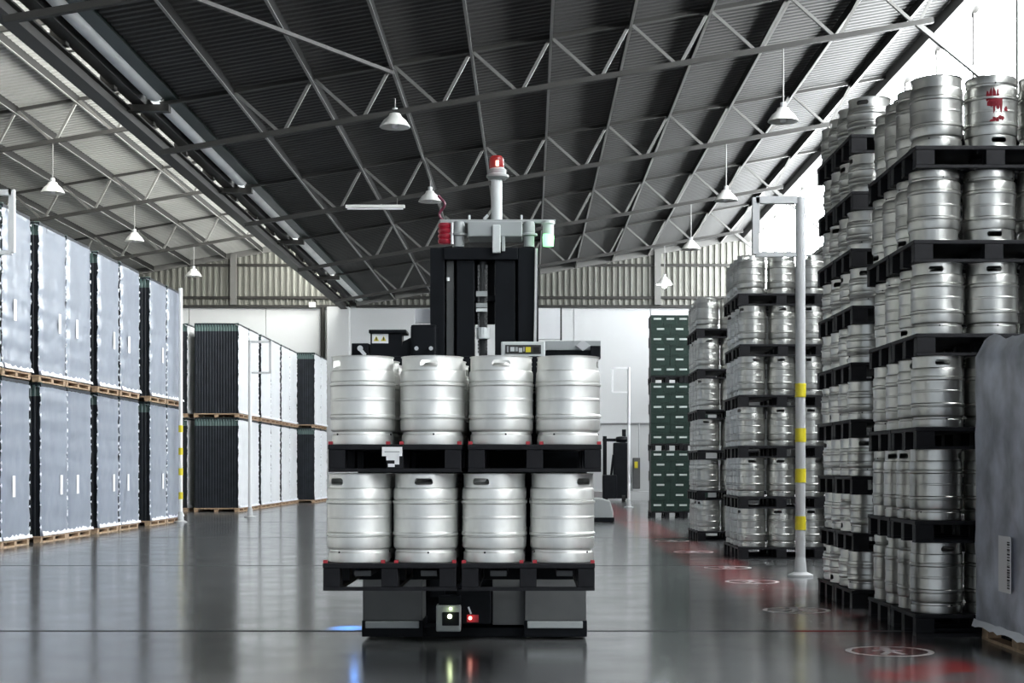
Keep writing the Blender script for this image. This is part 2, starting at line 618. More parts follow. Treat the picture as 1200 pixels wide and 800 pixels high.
def keg_mesh(h, steel, tall):
    mb = MB()
    if tall:
        body = [(.184, 0), (.190, .002), (.1915, .010), (.1895, .058), (.183, .066), (.182, .076), (.1955, .088), (.1985, .10), (.1985, .150),
                (.1925, .155), (.1925, .160), (.2045, .164), (.2045, .176), (.1985, .184), (.1980, .19), (.1975, .262), (.1995, .266), (.1995, .276), (.1975, .28), (.1980, .342),
                (.1985, .350), (.2045, .358), (.2045, .370), (.1925, .374), (.1925, .379), (.1985, .384), (.1985, .43), (.1955, .444), (.182, .456), (.181, .466)]
    else:
        body = [(.184, 0), (.190, .002), (.1915, .010), (.1895, .052), (.183, .060), (.182, .070), (.1955, .080), (.1985, .090),
                (.1925, .110), (.1925, .114), (.2045, .118), (.2045, .130), (.1985, .138), (.1975, .145), (.1975, .190),
                (.1985, .197), (.2045, .204), (.2045, .216), (.1925, .220), (.1925, .225), (.1985, .23), (.1985, .24), (.1955, .252), (.182, .262), (.181, .27)]
    inner = [(.178, .0), (.176, .05), (.12, .06), (0, .062)]
    top = [(.17, body[-1][1] + .008), (.06, body[-1][1] + .02), (.045, body[-1][1] + .035), (.04, body[-1][1] + .035), (0, body[-1][1] + .03)]
    mb.lathe([(r * .985, z) for r, z in inner[::-1] + body + top], 40)
    mb.cur = 1
    for k in range(3):
        a = -PI / 2 + .15 + k * 2 * PI / 3
        z = .062
        d = Vector((math.cos(a), math.sin(a), 0))
        c = d * .1835 + Vector((0, 0, z))
        mb.cyl(c, c + d * .005, .006, 8)
    return mb.mesh('keg', [steel, M['hole']], smooth=0.35)


KEG_H, SHORT_H, PAL_H = .535, .345, .165
keg_me = [keg_mesh(KEG_H, M['steel'], True), keg_mesh(KEG_H, M['steel_shaded'], True)]
ring_me = [handle_ring(KEG_H).mesh('handle_ring', [M[q]], smooth=0.7) for q in ('steel', 'steel_shaded')]
short_me = keg_mesh(SHORT_H, M['steel_shaded'], False)
sring_me = handle_ring(SHORT_H).mesh('handle_ring', [M['steel_shaded']], smooth=0.7)


def keg(x, y, z, label, group, phi=None, flip=False, short=False, shaded=0):
    h = SHORT_H if short else KEG_H
    if phi is None:
        phi = random.uniform(0, 2 * PI)
    me = short_me if short else keg_me[shaded]
    o = obj('keg', me, None, (x, y, z + (h if flip else 0)), (PI if flip else 0, 0, phi))
    obj('handle_ring', sring_me if short else ring_me[shaded], o)
    return tag(o, label, 'keg', group)


# plastic pallet, 0.8 m across (u) by 1.2 m long (v); built with u on X, v on Y
def pallet_meshes(W, L, H, m, slat_gap=True):
    d = {}
    deck = MB()
    deck.box(-W / 2, W / 2, -L / 2, L / 2, H - .032, H)
    d['deck'] = deck.mesh('pallet', m, bevel=.006)
    d['block'] = MB().box(-.05, .05, -.07, .07, .022, H - .032).mesh('block', m, bevel=.004)
    d['runner'] = MB().box(-.05, .05, -L / 2 + .005, L / 2 - .005, 0, .022).mesh('runner', m)
    return d


def pallet(name, me, W, L, x, y, z, rotz, label, cat, group, bx=.052):
    o = obj(name, me['deck'], None, (x, y, z), (0, 0, rotz))
    for u in (-W / 2 + bx, 0, W / 2 - bx):
        obj('runner', me['runner'], o, (u, 0, 0))
        for v in (-L / 2 + .075, 0, L / 2 - .075):
            obj('block', me['block'], o, (u, v, 0))
    return tag(o, label, cat, group)


PL = pallet_meshes(.80, 1.2, PAL_H, M['pallet'])

ORD = ['topmost', 'second', 'third', 'fourth', 'fifth', 'sixth', 'seventh', 'eighth', 'ninth']


def layer_words(k, n):
    """k counts from the top."""
    if k == 0:
        return 'top layer'
    if k == n - 1:
        return 'bottom layer'
    return ORD[k] + ' layer down'


ALONG = ['front aisle-side one', 'second back on the aisle side', 'third back on the aisle side', 'rearmost on the aisle side']
XC = 3.09                # centre line of the aisle-side kegs
flips = {('S1', 0, 4), ('S1', 1, 0), ('S1', 1, 4), ('S1', 0, 1), ('S1', 0, 2), ('S1', 1, 1), ('S1', 2, 1), ('S1', 2, 2), ('S1', 1, 2)}


def keg_stack(code, where, D, layers, short, front_cols, group):
    h = SHORT_H if short else KEG_H
    pitch = h + PAL_H
    for k in range(layers):
        z = (layers - 1 - k) * pitch
        lw = layer_words(k, layers)
        jx, jy = random.uniform(-.012, .012), random.uniform(-.015, .015)
        ncol = 2 if front_cols > 2 else 1
        for c in range(ncol):
            for q in range(2):
                pallet('plastic_pallet', PL, .8, 1.2, 2.88 + .6 + c * 1.215 + jx, D + .405 + q * .815 + jy, z, PI / 2,
                       'black plastic pallet, %s %s, %s, %s' % ('front' if q == 0 else 'rear', 'aisle-side' if c == 0 else 'inner', lw, where),
                       'pallet', 'pallets of ' + group)
        for i in range(4):
            fl = (code, k, i) in flips or (i > 0 and random.random() < .25 and code != 'S3')
            phi = random.uniform(-.6, .6) + (PI / 2 if random.random() < .5 else 0)
            if code == 'S1' and k == 0 and i == 0:
                phi = 1.4
            keg(XC + jx + random.uniform(-.008, .008), D + .21 + i * .41 + jy + random.uniform(-.003, .003), z + PAL_H,
                'steel keg, %s, %s, %s' % (ALONG[i], lw, where), group, phi=phi, flip=fl, short=short, shaded=1)
        for c in range(1, front_cols):
            fl = (code, k, 3 + c) in flips
            o = keg(XC + c * .412 + jx, D + .21 + jy, z + PAL_H,
                    'steel keg, %s along the front, %s, %s' % (ORD[c], lw, where), group,
                    phi=random.uniform(-.5, .5), flip=fl, short=short, shaded=1)
            if code == 'S1' and k == 0 and c == 1:
                o['label'] = 'upside-down steel keg with a red print, second along the front of the nearest stack'
                red_print(o)


def red_print(k):
    """The red emblem and a line of script printed on the belly of the keg, bent to its curve; the keg stands upside down."""
    r = .1975
    mb = MB()

    def blob(u0, u1, v0, v1):
        u0, u1, v0, v1 = u0 / r, u1 / r, v0, v1
        pts = []
        n = 10
        for i in range(n):
            t = 2 * PI * i / n
            w = 1 + .18 * math.sin(3 * t + u0 * 20)
            u = (u0 + u1) / 2 + (u1 - u0) / 2 * math.cos(t) * w
            v = (v0 + v1) / 2 + (v1 - v0) / 2 * math.sin(t) * w
            pts.append((r * math.sin(u), -r * math.cos(u), v))
        b = mb.add(pts)
        mb.face([b + i for i in range(n)])
    for u, a, b in ((-.088, .33, .41), (-.066, .29, .43), (-.040, .25, .44), (-.014, .26, .42), (.010, .25, .38)):
        blob(u - .013, u + .013, a, b)
    blob(-.095, .012, .29, .36)
    blob(.035, .065, .255, .295)
    for q, u in enumerate((-.060, -.040, -.018, .002, .022)):
        blob(u - .013, u + .013, .165 + .010 * (q % 2) + .006 * q, .200 + .012 * (q % 2) + .006 * q)
    o = mb.build('red_print', M['logo'], k)
    o.rotation_euler = (PI, 0, 0)
    o.location = (0, 0, KEG_H)
    o.rotation_euler = (PI, 0, PI)
    o['label'] = 'red printed emblem above a line of script'
    k.rotation_euler = (PI, 0, PI + .05)
    return o


S1D = F / 157
keg_stack('S1', 'nearest right stack', S1D, 6, False, 3, 'kegs of the nearest right-hand stack')
keg_stack('S2', 'nine-layer short-keg stack', F / 131, 9, True, 2, 'short kegs of the second right-hand stack')
keg_stack('S3', 'stack behind the pole', F / 85, 6, False, 3, 'kegs of the stack behind the pole')
keg_stack('S4', 'stack beside the crates', F / 68, 6, False, 2, 'kegs of the stack beside the green crates')

# ------------------------------------------------------------------ the carried load
LD = F / 196
SIDE = ['leftmost', 'second from left', 'third from left', 'rightmost']
rows = (('upper', 1.40, 1.235, (424, 506, 587, 666), (-1.0, -.05, .02, 1.45), (462, 543)), ('lower', .69, .525, (420, 498, 579, 659), (-.75, .0, -.44, .78), (457, 536)))
for nm, zk, zp, cxs, phis, _ in rows:
    for i, px in enumerate(cxs):
        X = (px - CX) / 193
        for r in range(3):
            if r == 0:
                lb = 'steel keg, %s in front row, %s tier carried by the forklift' % (SIDE[i], nm)
            else:
                lb = 'steel keg, %s in the %s row back, %s tier on the forklift' % (SIDE[i], ('second', 'last')[r - 1], nm)
            keg(X, LD + .205 + r * .405, zk, lb, 'kegs carried by the forklift', phi=phis[i] + r * .7)
    for i in range(2):
        X = ((cxs[2 * i] + cxs[2 * i + 1]) / 2 - CX) / 193
        p = pallet('plastic_pallet', PL, .8, 1.2, X, LD + .6, zp, 0,
                   'black plastic pallet under the %s kegs, %s tier on the forklift' % (('left', 'right')[i], nm), 'pallet', 'pallets carried by the forklift')
        for u in (-.385, -.04, .04, .385):
            MB().box(u - .012, u + .012, -.60, -.57, PAL_H, PAL_H + .018).build('keg_stop', M['red'], p)
        MB().box(-.33, .33, -.598, -.57, 0, .022).build('front_lip', M['pallet'], p)
        if nm == 'upper' and i == 0:
            s = MB().box(-.075, .045, -.612, -.603, .095, .150)
            s.box(-.05, .0, -.609, -.603, .070, .095).box(.0, .028, -.609, -.603, .045, .095).box(-.04, .0, -.609, -.603, .03, .05)
            s.build('paper_label', M['paper'], p)
            MB().box(-.06, .03, -.6135, -.612, .118, .124).build('label_print', M['midgrey'], p)

# ------------------------------------------------------------------ the driverless forklift
AX = -.39
agv = thing('driverless_forklift', (AX, 11.3, 0), 'black driverless forklift with tall mast and red beacon carrying kegs in the aisle', 'forklift')


def pb(name, m, x0, y0, x1, y1, D, dep, parent=None, bevel=.006, origin=None):
    """A box of the machine that spans the given picture rectangle at distance D."""
    (X0, _, Z1), (X1, _, Z0) = at(x0, y0, D), at(x1, y1, D)
    mb = MB().box(X0 - AX, X1 - AX, D - 11.3, D + dep - 11.3, Z0, Z1)
    return mb.build(name, m, agv if parent is None else parent, bevel=bevel)


def A(px, py, D):
    X, Y, Z = at(px, py, D)
    return (X - AX, Y - 11.3, Z)


B = 11.25
for side, x0, x1 in (('left', 425, 495), ('right', 615, 687)):
    o = pb('outrigger', M['darkgrey'], x0, 676, x1, 727 if side == 'left' else 729, B, .7)
    pb('foot', M['black'], x0 - 1, 727, x1 + 1, 746, B - .02, .8, o)
    pb('bumper_strip', M['midgrey'], x0 + 3, 728, x1 - 4, 736, B - .05, .05, o)
pb('centre_panel', M['darkgrey'], 577, 676, 615, 732, B + .06, .4)
pb('lower_beam', M['black'], 495, 735, 617, 746, B + .1, .4)
MB().box(-.80, .80, .35, 2.1, .08, 1.0).build('chassis', M['black'], agv, bevel=.03)
MB().box(-.62, .62, 1.0, 2.0, 1.0, 1.9).build('battery_housing', M['black'], agv, bevel=.03)
for sx in (-.6, .6):
    MB().cyl((sx - .07, 1.7, .15), (sx + .07, 1.7, .15), .15, 20).build('wheel', M['hole'], agv)
sc = pb('safety_scanner', M['midgrey'], 511, 709, 540, 740, 11.05, .16, bevel=.012)
pb('scanner_cap', M['black'], 514, 698, 540, 709, 11.07, .14, sc)
pb('scanner_window', M['black'], 518, 717, 538, 733, 11.045, .02, sc)
MB().cyl(A(528, 713, 11.045), A(528, 713, 11.03), .010, 10).build('status_light', M['e_led'], sc)
MB().cyl(A(527, 722, 11.04), A(527, 722, 11.02), .017, 10).build('status_light', M['e_led'], sc)
cb = pb('control_box', M['black'], 537, 690, 575, 731, 11.12, .2)
pb('stop_button_plate', M['red'], 547, 720, 561, 729, 11.115, .02, cb, 0)
MB().cyl(A(551, 724, 11.115), A(551, 724, 11.09), .013, 10).build('stop_light', M['e_redhot'], cb)
MB().bar(A(549, 711, 11.11), A(552, 719, 11.11), .012).build('cable_clip', M['silver'], cb)

# mast
T = 11.6
mast = obj('mast', None, agv)
for x0, x1 in ((504, 521), (607, 631)):
    pb('outer_rail', M['black'], x0, 290, x1, 700, T, .24, mast)
for x0, x1 in ((535, 556), (580, 604)):
    pb('inner_rail', M['black'], x0, 297, x1, 700, T + .02, .18, mast)
for x0, x1 in ((523, 532), ):
    pb('chain_guard', M['darkgrey'], x0, 292, x1, 440, T + .06, .05, mast)
pb('top_crossbeam', M['black'], 520, 290, 607, 304, T - .02, .22, mast)
pb('middle_crossbeam', M['black'], 520, 346, 607, 353, T + .1, .1, mast)
pb('rear_panel', M['black'], 520, 300, 556, 420, T + .2, .02, mast)
pb('rear_panel', M['black'], 580, 300, 608, 420, T + .2, .02, mast)
pb('rear_panel', M['black'], 556, 300, 580, 380, T + .22, .02, mast)
MB().cyl(A(566, 300, T + .12), A(566, 430, T + .12), .032, 14).build('lift_cylinder', M['darkgrey'], mast)
pb('name_plate', M['midgrey'], 558, 341, 571, 347, T + .03, .01, mast, 0)
pb('name_plate', M['lightgrey'], 558, 361, 571, 365, T + .03, .01, mast, 0)
pb('name_plate', M['midgrey'], 558, 355, 571, 360, T + .03, .01, mast, 0)
for px in (561, 570):
    c = MB()
    for k in range(26):
        p = A(px, 312 + 4 * k, T + .05)
        c.box(p[0] - .008, p[0] + .008, p[1], p[1] + .012, p[2] - .010, p[2] + .010)
    o = c.build('lift_chain', M['darkgrey'], mast)
    o['kind'] = 'stuff'
MB().cyl(A(628.5, 291, T - .03), A(627, 402, T - .03), .011, 10).build('steel_rod', M['silver'], mast)
MB().cyl(A(525, 325, T + .02), A(525, 329, T + .02), .014, 8).build('limit_switch', M['silver'], mast)
MB().cyl(A(566, 384, T + .04), A(566, 397, T + .04), .05, 14).build('gap_stand_in', M['lightgrey'], mast)  # pale cylinder added in place of the bright see-through gap between the rails

# carriage and what sticks up behind the load
MB().box(-.78, .78, -.86, -.78, .5, 2.02).build('load_backrest', M['black'], agv, bevel=.01)
car = 10.7
for u in (-.62, -.22, .2, .6):
    X0 = u
    MB().box(X0 - .05, X0 + .05, LD + .1 - 11.3, -.78, .605, .64).build('fork', M['darkgrey'], agv, bevel=.004)
eb = pb('electronics_box', M['black'], 434, 389, 471, 418, T, .2)
pb('box_lid', M['black'], 432, 386, 476, 390, T - .03, .26, eb)
lb = pb('warning_label', M['paper'], 436, 391, 455, 402, T - .006, .006, eb, 0)
for px in (441, 449.5):
    a, b_, c = A(px - 3.2, 399.5, T - .008), A(px + 3.2, 399.5, T - .008), A(px, 393.5, T - .008)
    mb = MB()
    i = mb.add([a, b_, c])
    mb.face([i, i + 1, i + 2])
    mb.build('warning_triangle', M['yellow'], lb)
    a, c = A(px - .7, 398.6, T - .011), A(px + .7, 395, T - .011)
    mb = MB().box(a[0], c[0], a[1], a[1] + .001, a[2], c[2])
    mb.build('warning_mark', M['ink'], lb)
sb = pb('junction_box', M['black'], 412, 402, 432, 420, T, .15)
MB().bar(A(421, 408, T - .03), A(428, 416, T - .03), .025).build('cable_end', M['silver'], sb)
MB().cyl(A(422, 408, T - .01), A(422, 408, T - .06), .022, 10).build('cable_gland', M['silver'], sb)
cv = pb('motor_cover', M['black'], 481, 380, 512, 420, T - .05, .3, bevel=.02)
h = MB().prism([(A(468, 420, T)[0], A(468, 420, T)[2]), (A(484, 420, T)[0], A(484, 420, T)[2]), (A(484, 394, T)[0], A(484, 394, T)[2]), (A(472, 400, T)[0], A(472, 400, T)[2])], T - 11.3, T + .3 - 11.3)
h.build('cover_flank', M['black'], cv)
for px in (488, 505):
    MB().cyl(A(px, 408, T - .05), A(px, 408, T - .07), .016, 10).build('cover_bolt', M['silver'], cv)
dp = pb('control_display', M['lightgrey'], 587, 400, 639, 419, 11.2, .06, bevel=.012)
pb('display_face', M['ink'], 592, 404, 634, 414.5, 11.195, .01, dp, 0)
for x0, x1, m in ((594, 596, 'midgrey'), (598, 603, 'lightgrey'), (604, 607, 'midgrey'), (608, 612, 'lightgrey'), (613, 615, 'midgrey'), (616, 622, 'yellow'), (625, 632, 'hole')):
    pb('display_segment', M[m], x0, 405.5 + (x0 % 3), x1, 412.5 - (x1 % 2), 11.19, .006, dp, 0)
ar = pb('side_arm', M['midgrey'], 639, 399, 704, 410, 11.4, .05, bevel=.004)
mb = MB().prism([(A(675, 405, 11.39)[0], A(675, 405, 11.39)[2]), (A(683, 411, 11.39)[0], A(683, 411, 11.39)[2]), (A(692, 405, 11.39)[0], A(692, 405, 11.39)[2]), (A(683, 398, 11.39)[0], A(683, 398, 11.39)[2])], .07, .1)
mb.build('arm_plate', M['greypole'], ar)
pb('arm_underside', M['black'], 639, 409, 700, 418, 11.42, .05, ar)
pb('arm_end', M['black'], 692, 405, 704, 420, 11.38, .1, ar)
pb('side_panel', M['white'], 630.5, 361, 656.5, 397, 11.74, .05, bevel=0)
pb('panel_edge', M['ink'], 656.5, 360, 658.5, 398, 11.74, .05, bevel=0)
pb('side_panel', M['white'], 486, 362, 504.5, 378, 11.74, .05, bevel=0)

# signal bar on the mast head
sg = pb('signal_beam', M['midgrey'], 548, 259, 612, 277, T - .05, .30, bevel=.01)
pb('signal_rail', M['midgrey'], 516, 257, 651, 261, T + .02, .05, sg, .003)
pb('mast_head_post', M['lightgrey'], 577, 263, 586.5, 296, T - .075, .06, sg, .008)
pb('mast_head_post', M['midgrey'], 588, 277, 592, 294, T - .05, .04, sg, .004)
for px in (538, 620):
    q = MB().lathe([(0, 0), (.040, 0), (.044, -.03), (.044, -.085), (.062, -.09), (.062, -.105), (.040, -.11), (.040, -.19), (0, -.19)], 18, A(px, 260, T + .03))
    q.build('sensor_pod', M['midgrey'], sg, smooth=0.6)
q = MB().lathe([(0, 0), (.046, 0), (.050, -.02), (.042, -.03), (.042, -.1), (0, -.1)], 18, A(642.5, 259, T + .03)).build('lamp_socket', M['lightgrey'], sg, smooth=0.6)
MB().lathe([(0, 0), (.040, 0), (.044, -.02), (.040, -.09), (0, -.09)], 18, A(642.5, 274.5, T + .03)).build('green_lamp', M['e_green'], sg, smooth=0.6)['label'] = 'lit green lamp'
lr = MB()
for k in range(4):
    lr.lathe([(0, 0), (.042, -.002), (.050, -.012), (.050, -.028), (.042, -.040), (0, -.042)], 18, A(521, 261.5 + 6 * k, T + .03))
lr.build('red_lamp', mat('red_lens', (0.17, .005, .014), .3, emit=((1, .02, .08), .05)), sg, smooth=0.6)['label'] = 'red ribbed lamp'
MB().cyl(A(530, 261, T + .0), A(530, 286, T + .0), .012, 8).build('lamp_guard', M['silver'], sg)
for px in (550, 611):
    MB().cyl(A(px, 258, T + .05), A(px, 252, T + .05), .009, 8).build('bolt', M['lightgrey'], sg)
MB().bar(A(567, 257, T + .05), A(572, 252, T + .05), .02).build('clip', M['lightgrey'], sg)
cab = MB()
p0 = None
for k in range(9):
    p = A(519 - 4 * math.sin(k * .9) - k * .3, 258 - 3.6 * k, T + .06)
    if p0:
        cab.cyl(p0, p, .010, 8)
    p0 = p
cab.build('cable_loop', mat('cable_maroon', (.12, .01, .035), .5), sg)
bp_ = MB().cyl(A(582, 258, T + .06), A(582, 209, T + .06), .042, 20).build('beacon_pole', M['lightgrey'], sg, smooth=0.6)
MB().lathe([(0, -.03), (.06, -.03), (.085, -.012), (.085, .004), (.066, .012), (.066, .045), (.05, .06), (0, .06)], 20, A(583, 206, T + .06)).build('beacon_base', M['midgrey'], sg, smooth=0.6)
bc = MB().lathe([(0, .0), (.052, 0), (.055, .02), (.052, .085), (.04, .1), (0, .105)], 20, A(582, 198.5, T + .06)).build('beacon', M['e_red'], sg, smooth=0.6)
bc['label'] = 'lit red beacon'
MB().box(*[v for v in (A(581, 0, T)[0], A(584.5, 0, T)[0])], T - 11.3, T - 11.3 + .012, A(0, 194, T)[2], A(0, 188, T)[2]).build('beacon_bulb', M['e_redhot'], bc)
# coloured lamps that really shine
for nm, p, c, e, r in (('green_glow', (642.5, 283, T - .1), (.25, 1, .35), .35, .05), ('red_glow', (582, 190, T - .12), (1, .1, .08), .15, .05)):
    ld = bpy.data.lights.new(nm, 'POINT')
    ld.color, ld.energy, ld.shadow_soft_size = c, e, r
    lo = bpy.data.objects.new(nm, ld)
    COL.objects.link(lo)
    lo.parent = sg
    lo.location = A(*p)
# blue floor light on the left flank, shining forward and down on the floor
BX, BY, BZ = -1.045, 1.25, .50
MB().box(BX + .03, -.80, BY - .03, BY + .03, BZ + .02, BZ + .06).build('light_bracket', M['black'], agv)
bl = MB().cyl((BX, BY + .10, BZ + .05), (BX, BY, BZ), .04, 16).build('floor_light', M['black'], agv)
MB().cyl((BX, BY, BZ), (BX, BY - .012, BZ - .006), .034, 16).build('floor_light_lens', M['e_blue'], bl)
ld = bpy.data.lights.new('blue_spot', 'SPOT')
ld.color, ld.energy, ld.spot_size, ld.spot_blend, ld.shadow_soft_size = (.08, .33, 1), 450, .5, .9, .05
lo = bpy.data.objects.new('blue_spot', ld)
COL.objects.link(lo)
lo.parent = agv
lo.location = (BX, BY - .03, BZ - .015)
lo.rotation_euler = (-.72, 0, 0)

# ------------------------------------------------------------------ film-wrapped pallets on the left
def wrapped_meshes(W, Dp, H, seed, cover):
    """A block of bottles: dark ribbed body; the film on the aisle side (x = 0); origin at the aisle-side front foot."""
    rnd = random.Random(seed)
    body = MB()
    n = 16
    ridge = []
    for k in range(n):
        x0 = -Dp + .03 + k * (Dp - .05) / n
        w = (Dp - .05) / n
        ridge += [(x0, .02), (x0 + w * .25, .008), (x0 + w * .75, .008)]
    ridge.append((-.02, .02))
    zs = [0, H - .24, H - .05, H]
    ins = [0, 0, .02, .07]
    b0 = [body.add([(x, .03 + y + i, z) for x, y in ridge]) for z, i in zip(zs, ins)]
    m = len(ridge)
    for a, b in zip(b0, b0[1:]):
        body.cur = 1 if (b == b0[2] or b == b0[3]) else 0  # top bands take the painted sheen colour
        for k in range(m - 1):
            body.face([a + k, a + k + 1, b + k + 1, b + k])
    body.cur = 0
    body.box(-Dp + .02, -.015, .06, W - .03, 0, H - .02)
    bm_ = body.mesh('wrapped_pallet_load', [M['bottles'], M['greensheen']])
    film = MB()
    nu, nv = 14, 30
    ph = rnd.uniform(0, 6)
    idx = []
    for j in range(nv + 1):
        t = j / nv
        z = H * t
        row = []
        for i in range(nu + 1):
            u = i / nu
            e = min(u, 1 - u)
            v_ = .006 + u * (W - .012)
            x = .012 * math.sin(z * 2 * PI / .36 + ph) * .6 + .008 * rnd.uniform(-1, 1) + .012
            if e < .08:
                x -= .025 * (1 - e / .08) ** 2
            dz = 0
            if t > .97:
                x -= .10 * (t - .97) / .03
                dz = -.075 + rnd.uniform(-.015, .015) + .035 * math.sin(u * PI) + .02 * math.sin(u * 5 + ph)
            row.append((x, v_ + (rnd.uniform(-.004, .004) if 0 < i < nu else 0), z + dz))
        idx.append(film.add(row))
    for j in range(nv):
        for i in range(nu):
            film.face([idx[j] + i, idx[j] + i + 1, idx[j + 1] + i + 1, idx[j + 1] + i])
    k = film.add([(-.11, .05, H - .01), (-.11, W - .05, H - .01), (-Dp, W - .05, H - .01), (-Dp, .05, H - .01)])
    film.face([k, k + 1, k + 2, k + 3])
    fm = film.mesh('film_panel', M[cover], smooth=1.2)
    tf = MB()
    for yy in (.0, W):
        z = .15
        while z < H - .1:
            r = rnd.uniform(.008, .020)
            y = yy + (r if yy == 0 else -r)
            p = tf.add([(.0 + r * .6, y, z), (-.02, y - r, z), (-.02, y + r, z), (-r, y, z), (.0, y, z + r * 2.2), (.0, y, z - r * 2.2)])
            for q in ((0, 1, 4), (1, 3, 4), (3, 2, 4), (2, 0, 4), (1, 0, 5), (3, 1, 5), (2, 3, 5), (0, 2, 5)):
                tf.face([p + c for c in q])
            z += rnd.uniform(.10, .26)
    tm = tf.mesh('film_tufts', M['film_edge'])
    sk = MB()
    n = 16
    top = [(.03, W * i / n, .06 + rnd.uniform(-.02, .03)) for i in range(n + 1)]
    bot = [(.045, W * i / n, rnd.uniform(.003, .012)) for i in range(n + 1)]
    a, b = sk.add(top), sk.add(bot)
    for i in range(n):
        sk.face([a + i, a + i + 1, b + i + 1, b + i])
    sm = sk.mesh('film_skirt', M['film_edge'])
    lm = MB().box(.026, .0285, -.07, .07, -.17, .17).mesh('paper_label', M['paper'])
    return bm_, fm, tm, sm, lm


TIER, WPH = 2.70, .115
WH = TIER - WPH
WM = {c: [wrapped_meshes(1.51, 1.3, WH, s, c) for s in (1, 2, 3)] for c in ('film', 'whitefilm')}
WP = pallet_meshes(1.3, 1.50, WPH, M['wood'])
WP['block'] = MB().box(-.06, .06, -.06, .06, .022, WPH - .032).mesh('block', M['wood'])


def wrapped(x, y, tier, label, plabel, group, lab=(.75, .5), cover='film', w=1.51):
    me = random.choice(WM[cover])
    z = tier * TIER
    o = obj('wrapped_pallet_load', me[0], None, (x, y, z + WPH))
    o.scale.y = w / 1.51
    obj('film_panel', me[1], o)
    obj('film_tufts', me[2], o)['kind'] = 'stuff'
    obj('film_skirt', me[3], o)
    if lab:
        obj('paper_label', me[4], o, (0, lab[0], lab[1]))
    tag(o, label, 'pallet load', group)
    p = pallet('wooden_pallet', WP, 1.3, 1.5, x - .65, y + .755 * w / 1.51, z, 0, plabel, 'pallet', 'wooden pallets under ' + group, bx=.07)
    p.scale.y = w / 1.51
    return o


G1 = 'film-wrapped pallets along the left'
blocks = [('nearest', 22.32, 23.88, 1.45), ('second', 25.70, 27.23, 1.51), ('third', 29.20, 30.74, 1.51), ('fourth', 33.20, 34.74, 1.51)]
for nm, ya, yb, w in blocks:
    for t in (0, 1):
        for q, y in enumerate((ya, yb)):
            tw = ('lower', 'upper')[t]
            hw = ('near', 'far')[q]
            ww = w if q == 0 else (1.38 if nm == 'nearest' else 1.51)
            wrapped(-8.2 + random.uniform(-.02, .02), y, t,
                    'film-wrapped pallet load, %s half of the %s pair on the left, %s tier' % (hw, nm, tw),
                    'wooden pallet under the %s half of the %s left pair, %s tier' % (hw, nm, tw), G1,
                    lab=(1.05 if q == 0 else .55, .95 - .1 * (t == 0)) if not (nm == 'fourth' and q == 1) else None, w=ww)
G2 = 'film-wrapped pallets at the far left'
far = [('first', -8.3, 43.8, 1.6), ('second', -8.3, 45.45, 1.6), ('third', -8.3, 47.5, 1.75), ('fourth', -8.3, 49.3, 1.75), ('fifth', -8.3, 51.4, 1.7), ('sixth', -8.3, 53.15, 1.6)]
for nm, x, y, w in far:
    for t in (0, 1):
        tw = ('lower', 'upper')[t]
        nice = {'first': 'dark-fronted film-wrapped load heading the far left row, %s tier'}.get(nm, 'film-wrapped pallet load, ' + nm + ' back in the far left row, %s tier')
        wrapped(x, y, t, nice % tw, 'wooden pallet, %s back in the far left row, %s tier' % (nm, tw), G2, lab=None, cover='whitefilm', w=w)
for t in (0, 1):
    tw = ('lower', 'upper')[t]
    wrapped(-7.7, 55.0, t, 'dark-fronted film-wrapped load jutting out near the back wall, %s tier' % tw, 'wooden pallet under the load jutting out by the back wall, %s tier' % tw, G2, lab=None, cover='whitefilm', w=1.6)
    wrapped(-7.7, 56.65, t, 'film-wrapped pallet load tight against the back wall on the left, %s tier' % tw, 'wooden pallet tight against the back wall on the left, %s tier' % tw, G2, lab=None, cover='whitefilm', w=1.6)
    wrapped(-9.78, 43.9, t, 'film-wrapped pallet load left of the dark-fronted one at far left, %s tier' % tw, 'wooden pallet left of the dark-fronted load at far left, %s tier' % tw, G2, lab=None, cover='whitefilm', w=1.6)

# grey wrapped load at the right edge
WX, WY0, WY1, WTOP = 3.29, 9.75, 11.34, 2.19
gl = thing('wrapped_crate_load', (WX, WY0, 0), 'grey film-wrapped load with a barcode label at the right edge', 'pallet load')
rnd = random.Random(5)
mb = MB()
nu, nv = 12, 18
idx = []
L = WY1 - WY0
for j in range(nv + 1):
    t = j / nv
    row = []
    for i in range(-3, nu + 1):
        if i < 0:
            row.append((1.2 * (-i) / 3 + rnd.uniform(-.01, .01), .0, .13 + t * (WTOP - .13)))
        else:
            u = i / nu
            bul = .02 * math.sin(u * PI * 4) * math.sin(t * PI * 5)
            row.append((bul * .6 + rnd.uniform(-.008, .008) + (.06 if t > .97 else 0), u * L, .13 + t * (WTOP - .13) + (rnd.uniform(-.015, .02) if t > .97 else 0) + (.03 * math.sin(u * 9) if t == 1 else 0)))
    idx.append(mb.add(row))
w = nu + 4
for j in range(nv):
    for i in range(w - 1):
        a, b = i, i + 1
        if i == 2:
            pass
        mb.face([idx[j] + a, idx[j] + b, idx[j + 1] + b, idx[j + 1] + a])
mb.v = [v for v in mb.v]
mb.box(.06, 1.15, .05, L - .02, .14, WTOP - .02)
mb.build('film_wrap', M['greyfilm'], gl, smooth=1.0)
sk = MB()
n = 18
a = sk.add([(-.012, L * i / n, .15 + rnd.uniform(-.006, .006)) for i in range(n + 1)])
b = sk.add([(-.03, L * i / n, .10 + rnd.uniform(-.01, .01)) for i in range(n + 1)])
for i in range(n):
    sk.face([a + i, a + i + 1, b + i + 1, b + i])
sk.build('film_skirt', M['film_edge'], gl)
y0, y1 = WX * F / (1190 - CX) - WY0, WX * F / (1176 - CX) - WY0
s_ = F / (WY0 + (y0 + y1) / 2)
